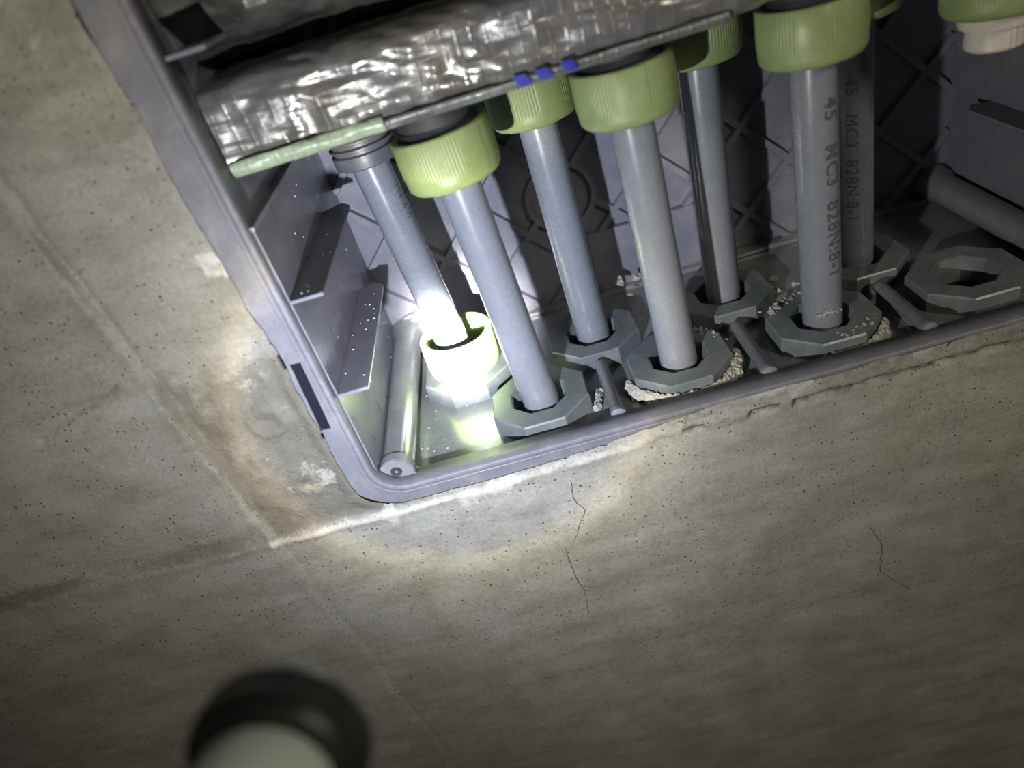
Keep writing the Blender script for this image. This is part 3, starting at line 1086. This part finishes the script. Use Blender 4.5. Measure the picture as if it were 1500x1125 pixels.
PR = {
    7: [('45   MC3  828N:8-1', 0.0108, front_ang(0.166, 0.118, -4), 0.186, 0.0)],
    6: [('45   MC3  828N:8-1', 0.0122, front_ang(0.112, 0.055, 44), 0.200, 0.0003)],
    1: [('M4-6 //', 0.0075, front_ang(-0.143, 0.118, 50), 0.205, 0.0)],
}
PO = {}
for k, (a, b_) in PIPES.items():
    PO[k] = pipe(a, b_, PL[k], prints=PR.get(k))
o = crust('plaster_smear', [(0.1120 + RP * math.cos(a), 0.053 + RP * math.sin(a), 0.012 + 0.002 * math.sin(a * 3)) for a in (-2.1, -1.8, -1.5, -1.2, -0.9)], 36, 0.0009, 0.0017, None, 9)
o.parent = PO[6][0]; o.matrix_parent_inverse = Matrix.Translation(PO[6][0].location).inverted()

NZ = {2: 0.1640, 3: 0.1665, 4: 0.1690, 5: 0.1715, 6: 0.1700, 7: 0.1690}
NL = {2: 'first large green union nut below the left end of the foil, with a dark gasket',
      3: 'green union nut half hidden behind the foil under the blue tape marks',
      4: 'green union nut with dark gasket, in front just right of the blue tape marks',
      5: 'green union nut at the back, between the second and third front nuts',
      6: 'green union nut over the plaster-footed pipe, near the top edge',
      7: 'green union nut over the dim printed pipe, mostly out of the top edge'}


def on_pipe(k, z_):
    a, b_ = Vector(PIPES[k][0]), Vector(PIPES[k][1])
    t = (z_ - a.z) / (b_.z - a.z)
    return a.lerp(b_, t), (b_ - a).normalized()


for k, z_ in NZ.items():
    p, d = on_pipe(k, z_)
    nut(p, d, NL[k], rotz=k * 1.3)
# the slipped nut on the left sleeve
nut((-0.1365, 0.118, 0.0042), (0.01, 0.0, 1), 'open green union nut slid down onto the left sleeve, blazing in the torch beam', 0.4, gasket=False)
# the nut at the far right with a white plug in place of a pipe
nut((0.2135, 0.055, 0.1660), (0, 0, 1), 'green union nut at the top right corner holding a white plug', 2.0)
t = empty('white_plug', (0.2135, 0.055, 0.1470), 'translucent white plastic plug hanging from the top right green nut', 'plug')
bm = bmesh.new()
lathe(bm, [(0.0002, 0.0012), (0.0125, 0.0010), (0.0140, 0.0), (0.0152, 0.0014), (0.0150, 0.0105), (0.0152, 0.0112), (0.0182, 0.0122), (0.0190, 0.0140), (0.0190, 0.0188)], 56)
bm_obj('plug_body', bm, M_WHITE, t, True, sharp=40)
bm = bmesh.new(); box(bm, -0.0011, 0.0011, -0.0160, -0.0146, 0.001, 0.0112, 0.0004)
bm_obj('seam_ridge', bm, M_WHITE, t, True)

# ------------------------------------------------------------------ manifold in crinkled foil
man = empty('insulated_manifold', (0.0, 0.095, 0.23), 'long manifold wrapped in crinkled silver foil above the row of nuts', 'manifold')


def wrap_surface(x0, x1, sec, nx_, amp, seed, mat, name, parent, fine=1.0, endcap=True):
    """sweep a closed YZ section along x with crumpling along the section normal"""
    ns = len(sec)
    vs, fs = [], []
    rl = random.Random(seed)
    sy = sum(p[0] for p in sec) / ns; sz = sum(p[1] for p in sec) / ns
    for i in range(nx_ + 1):
        x_ = x0 + (x1 - x0) * i / nx_
        for j, (y_, z_) in enumerate(sec):
            n_ = Vector((0, y_ - sy, z_ - sz)).normalized()
            p = Vector((x_, y_, z_))
            a = mn.noise(Vector((x_ * 38 + seed, y_ * 60, z_ * 60)))
            b_ = abs(mn.noise(Vector((x_ * 75 + seed, y_ * 110, z_ * 110))))
            c_ = abs(mn.noise(Vector((x_ * 30, y_ * 30, z_ * 260 + seed + x_ * 40))))
            dsp = amp * (0.9 * a + 0.9 * (0.5 - b_) + 0.7 * (0.5 - c_)) * fine
            q = p + n_ * dsp
            q.x += amp * 0.4 * mn.noise(Vector((x_ * 90, z_ * 90, y_ * 90 + 5)))
            vs.append(q)
    for i in range(nx_):
        for j in range(ns):
            a = i * ns + j; b_ = i * ns + (j + 1) % ns
            fs.append((a, b_, b_ + ns, a + ns))
    if endcap:
        fs.append(tuple(range(ns))[::-1]); fs.append(tuple(nx_ * ns + j for j in range(ns)))
    return mesh_obj(name, [v - parent.location for v in vs], fs, mat, parent, True)


def rsec(y0, y1, z0, z1, r, n=14, m=18):
    """rounded rectangle section, evenly sampled"""
    pts = []
    pth = rr_path(y0, y1, z0, z1, r, 6)
    raw = [(a, b_) for a, b_, _, _ in pth]
    raw.append(raw[0])
    L = [0]
    for p, q in zip(raw[:-1], raw[1:]): L.append(L[-1] + math.dist(p, q))
    tot = L[-1]; k = int(tot / 0.0016)
    for i in range(k):
        s_ = tot * i / k
        j = max(jj for jj in range(len(L)) if L[jj] <= s_)
        j = min(j, len(raw) - 2)
        f = (s_ - L[j]) / max(1e-9, L[j + 1] - L[j])
        pts.append((raw[j][0] + (raw[j + 1][0] - raw[j][0]) * f, raw[j][1] + (raw[j + 1][1] - raw[j][1]) * f))
    return pts


wrap_surface(-0.205, 0.262, rsec(0.024, 0.158, 0.2085, 0.252, 0.012), 290, 0.0026, 3.0, M_FOIL, 'foil_wrap', man)


def tape_strip(x0, x1, y_off, name, mat, zt, zb, und, thick=0.0006, label=None, seed=5, nx_=90):
    """strip that laps the lower front edge of the wrap: front face from zt down, then under it back to y=und"""
    vs, fs = [], []
    yf = 0.0225 - y_off
    cs = [(yf, zt), (yf - 0.0006, (zt + zb) / 2), (yf, zb + 0.003), (yf + 0.0018, zb + 0.0008), (yf + 0.005, zb - 0.0004), (und, zb - 0.0006)]
    m_ = len(cs)
    for i in range(nx_ + 1):
        x_ = x0 + (x1 - x0) * i / nx_
        for j, (y_, z_) in enumerate(cs):
            d = mn.noise(Vector((x_ * 70 + seed, y_ * 90, z_ * 90))) * 0.0011 + mn.noise(Vector((x_ * 260, y_ * 200, z_ * 200))) * 0.0005
            ez = mn.noise(Vector((x_ * 60, seed, 0))) * 0.0012 if j == 0 else 0
            vs.append((x_, y_ - d, z_ + ez))
        for j, (y_, z_) in reversed(list(enumerate(cs))):
            d = mn.noise(Vector((x_ * 70 + seed, y_ * 90, z_ * 90))) * 0.0011 + mn.noise(Vector((x_ * 260, y_ * 200, z_ * 200))) * 0.0005
            vs.append((x_, y_ - d + thick, z_ + (thick if j > 2 else 0)))
    k = 2 * m_
    for i in range(nx_):
        for j in range(k):
            a = i * k + j; b_ = i * k + (j + 1) % k
            fs.append((a, b_, b_ + k, a + k))
    fs.append(tuple(range(k))[::-1]); fs.append(tuple(nx_ * k + j for j in range(k)))
    o = mesh_obj(name, [Vector(v) - man.location for v in vs], fs, mat, man, True)
    if label: o['label'] = label
    return o


tape_strip(-0.2065, -0.118, 0.0006, 'mesh_tape', M_TAPE, 0.2150, 0.2068, 0.036, label='pale green mesh tape along the lower edge')
cl_tape = tape_strip(-0.1180, 0.060, -0.0004, 'clear_tape', M_TAPE2, 0.2125, 0.2068, 0.034, seed=9, label='greyish clear tape along the lower edge')
for i, xb in enumerate((-0.0455, -0.0345, -0.0215)):
    bm = bmesh.new()
    w_ = 0.0033
    f = [(xb - w_ - 0.0012, 0.0205, 0.2140), (xb + w_ - 0.0012, 0.0205, 0.2140), (xb + w_ + 0.0016, 0.0205, 0.2085), (xb - w_ + 0.0016, 0.0205, 0.2085)]
    A = [bm.verts.new(Vector(p) - man.location) for p in f]
    Bq = [bm.verts.new(Vector(p) + Vector((0, 0.0006, 0)) - man.location) for p in f]
    bm.faces.new(A); bm.faces.new(Bq[::-1])
    for j in range(4): bm.faces.new((A[j], A[(j + 1) % 4], Bq[(j + 1) % 4], Bq[j]))
    o = bm_obj('blue_mark', bm, M_BLUE, man)
    o['label'] = 'dark blue printed block on the tape'
# torn green end flap at the left end
# threaded necks under the manifold
NK = {1: (-0.1490, 0.118, 0.1775), 2: None}
for k in (1, 2, 3, 4, 5, 6, 7, 8):
    if k == 1: c_ = Vector((-0.1500, 0.118, 0.1730)); z0_ = c_.z
    elif k == 8: c_ = Vector((0.2135, 0.055, 0.199)); z0_ = c_.z
    else:
        c_, _d = on_pipe(k, NZ[k] + 0.0335); z0_ = c_.z
    bm = bmesh.new()
    H_ = 0.2105 - z0_
    R_ = 0.0213
    pr_ = [(RP + 0.0006, 0.0005), (R_ - 0.001, 0.0), (R_, 0.0010)]
    if k == 1:
        pr_ += [(R_, 0.0085)]
        z_ = 0.0095
        while z_ < H_ - 0.004:
            pr_ += [(R_ - 0.0018, z_), (R_ - 0.0018, z_ + 0.0016), (R_ + 0.0002, z_ + 0.0022), (R_ + 0.0002, z_ + 0.0036)]
            z_ += 0.0046
    pr_ += [(R_ - 0.0008, H_)]
    lathe(bm, pr_, 64, Matrix.Translation(Vector((c_.x, c_.y, z0_)) - man.location))
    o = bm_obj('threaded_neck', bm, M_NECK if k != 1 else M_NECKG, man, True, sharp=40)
    if k == 1: o['label'] = 'bare grey threaded neck without its nut'

# black film covered pipe lying on top of the foil
blk = empty('black_insulation_tube', (0.0, 0.075, 0.292), 'thick black film-wrapped tube lying on top of the foil, top left', 'insulation')
sec = [(0.075 + 0.047 * math.cos(2 * PI * k / 90), 0.303 + 0.046 * math.sin(2 * PI * k / 90)) for k in range(90)]
wrap_surface(-0.36, 0.30, sec, 190, 0.0032, 11.0, M_RUBBER, 'film_wrap', blk)

bm = bmesh.new()
nn = 16
top, bot = [], []
for i in range(nn + 1):
    f = i / nn
    x_ = -0.161 + 0.030 * f
    w_ = 0.0032 * math.sin(PI * min(1, f * 0.8 + 0.12)) + 0.0006
    y_ = 0.0270 + 0.0015 * mn.noise(Vector((x_ * 300, 0, 0)))
    z_ = 0.2785 + 0.006 * f
    top.append((bm.verts.new((x_, y_, z_ + w_)), bm.verts.new((x_, y_ + 0.0008, z_ + w_))))
    bot.append((bm.verts.new((x_, y_ + 0.0005, z_ - w_)), bm.verts.new((x_, y_ + 0.0013, z_ - w_))))
for i in range(nn):
    a, b_, c_, d_ = top[i], top[i + 1], bot[i + 1], bot[i]
    bm.faces.new((a[0], b_[0], c_[0], d_[0])); bm.faces.new((a[1], b_[1], c_[1], d_[1]))
    bm.faces.new((a[0], b_[0], b_[1], a[1])); bm.faces.new((d_[0], c_[0], c_[1], d_[1]))
bm.faces.new((top[0][0], top[0][1], bot[0][1], bot[0][0])); bm.faces.new((top[-1][0], top[-1][1], bot[-1][1], bot[-1][0]))
tag(bm_obj('foil_scrap', bm, M_FOIL, None, True, sharp=60), 'small sliver of silver foil stuck on the black film at the top edge', 'scrap')

# ------------------------------------------------------------------ the torch itself, close to the camera
ax_d = (AIM - TORCH).normalized()
tor = empty('hand_torch', TORCH, 'blurred black and grey hand torch at the bottom edge, pointing at the nut', 'torch')
MT = place((0, 0, 0), ax_d)
K = 1.30
def kk(p): return [(a * K, b_ * K) for a, b_ in p]
bm = bmesh.new()
lathe(bm, kk([(0.0135, 0.0005), (0.0150, 0.0012), (0.0168, 0.0015), (0.0174, 0.0), (0.0178, -0.003), (0.0172, -0.004), (0.0178, -0.005), (0.0176, -0.0075), (0.0160, -0.0095), (0.0002, -0.0098)]), 64, MT)
bm_obj('torch_head', bm, M_TORCH, tor, True, sharp=40)
bm = bmesh.new()
lathe(bm, kk([(0.0002, -0.0004), (0.0135, -0.0004), (0.0137, -0.0020)]), 48, MT)
bm_obj('lens', bm, M_LENS, tor, True)
bm = bmesh.new()
lathe(bm, kk([(0.0002, -0.0100), (0.0125, -0.0101), (0.0134, -0.012), (0.0130, -0.030), (0.0128, -0.060), (0.0120, -0.062), (0.0128, -0.064), (0.0128, -0.078), (0.0115, -0.081), (0.0002, -0.081)]), 48, MT)
bm_obj('torch_body', bm, M_TMETAL, tor, True, sharp=40)
bm = bmesh.new()
bmesh.ops.create_uvsphere(bm, u_segments=16, v_segments=10, radius=0.0012, matrix=MT @ Matrix.Translation((0.0150, 0.0182, -0.004)))  # ball added to stand in for the highlight dot on the bezel
bm_obj('glint_ball', bm, M_TMETAL, tor, True)
beam.parent = tor
beam.location = ax_d * 0.004
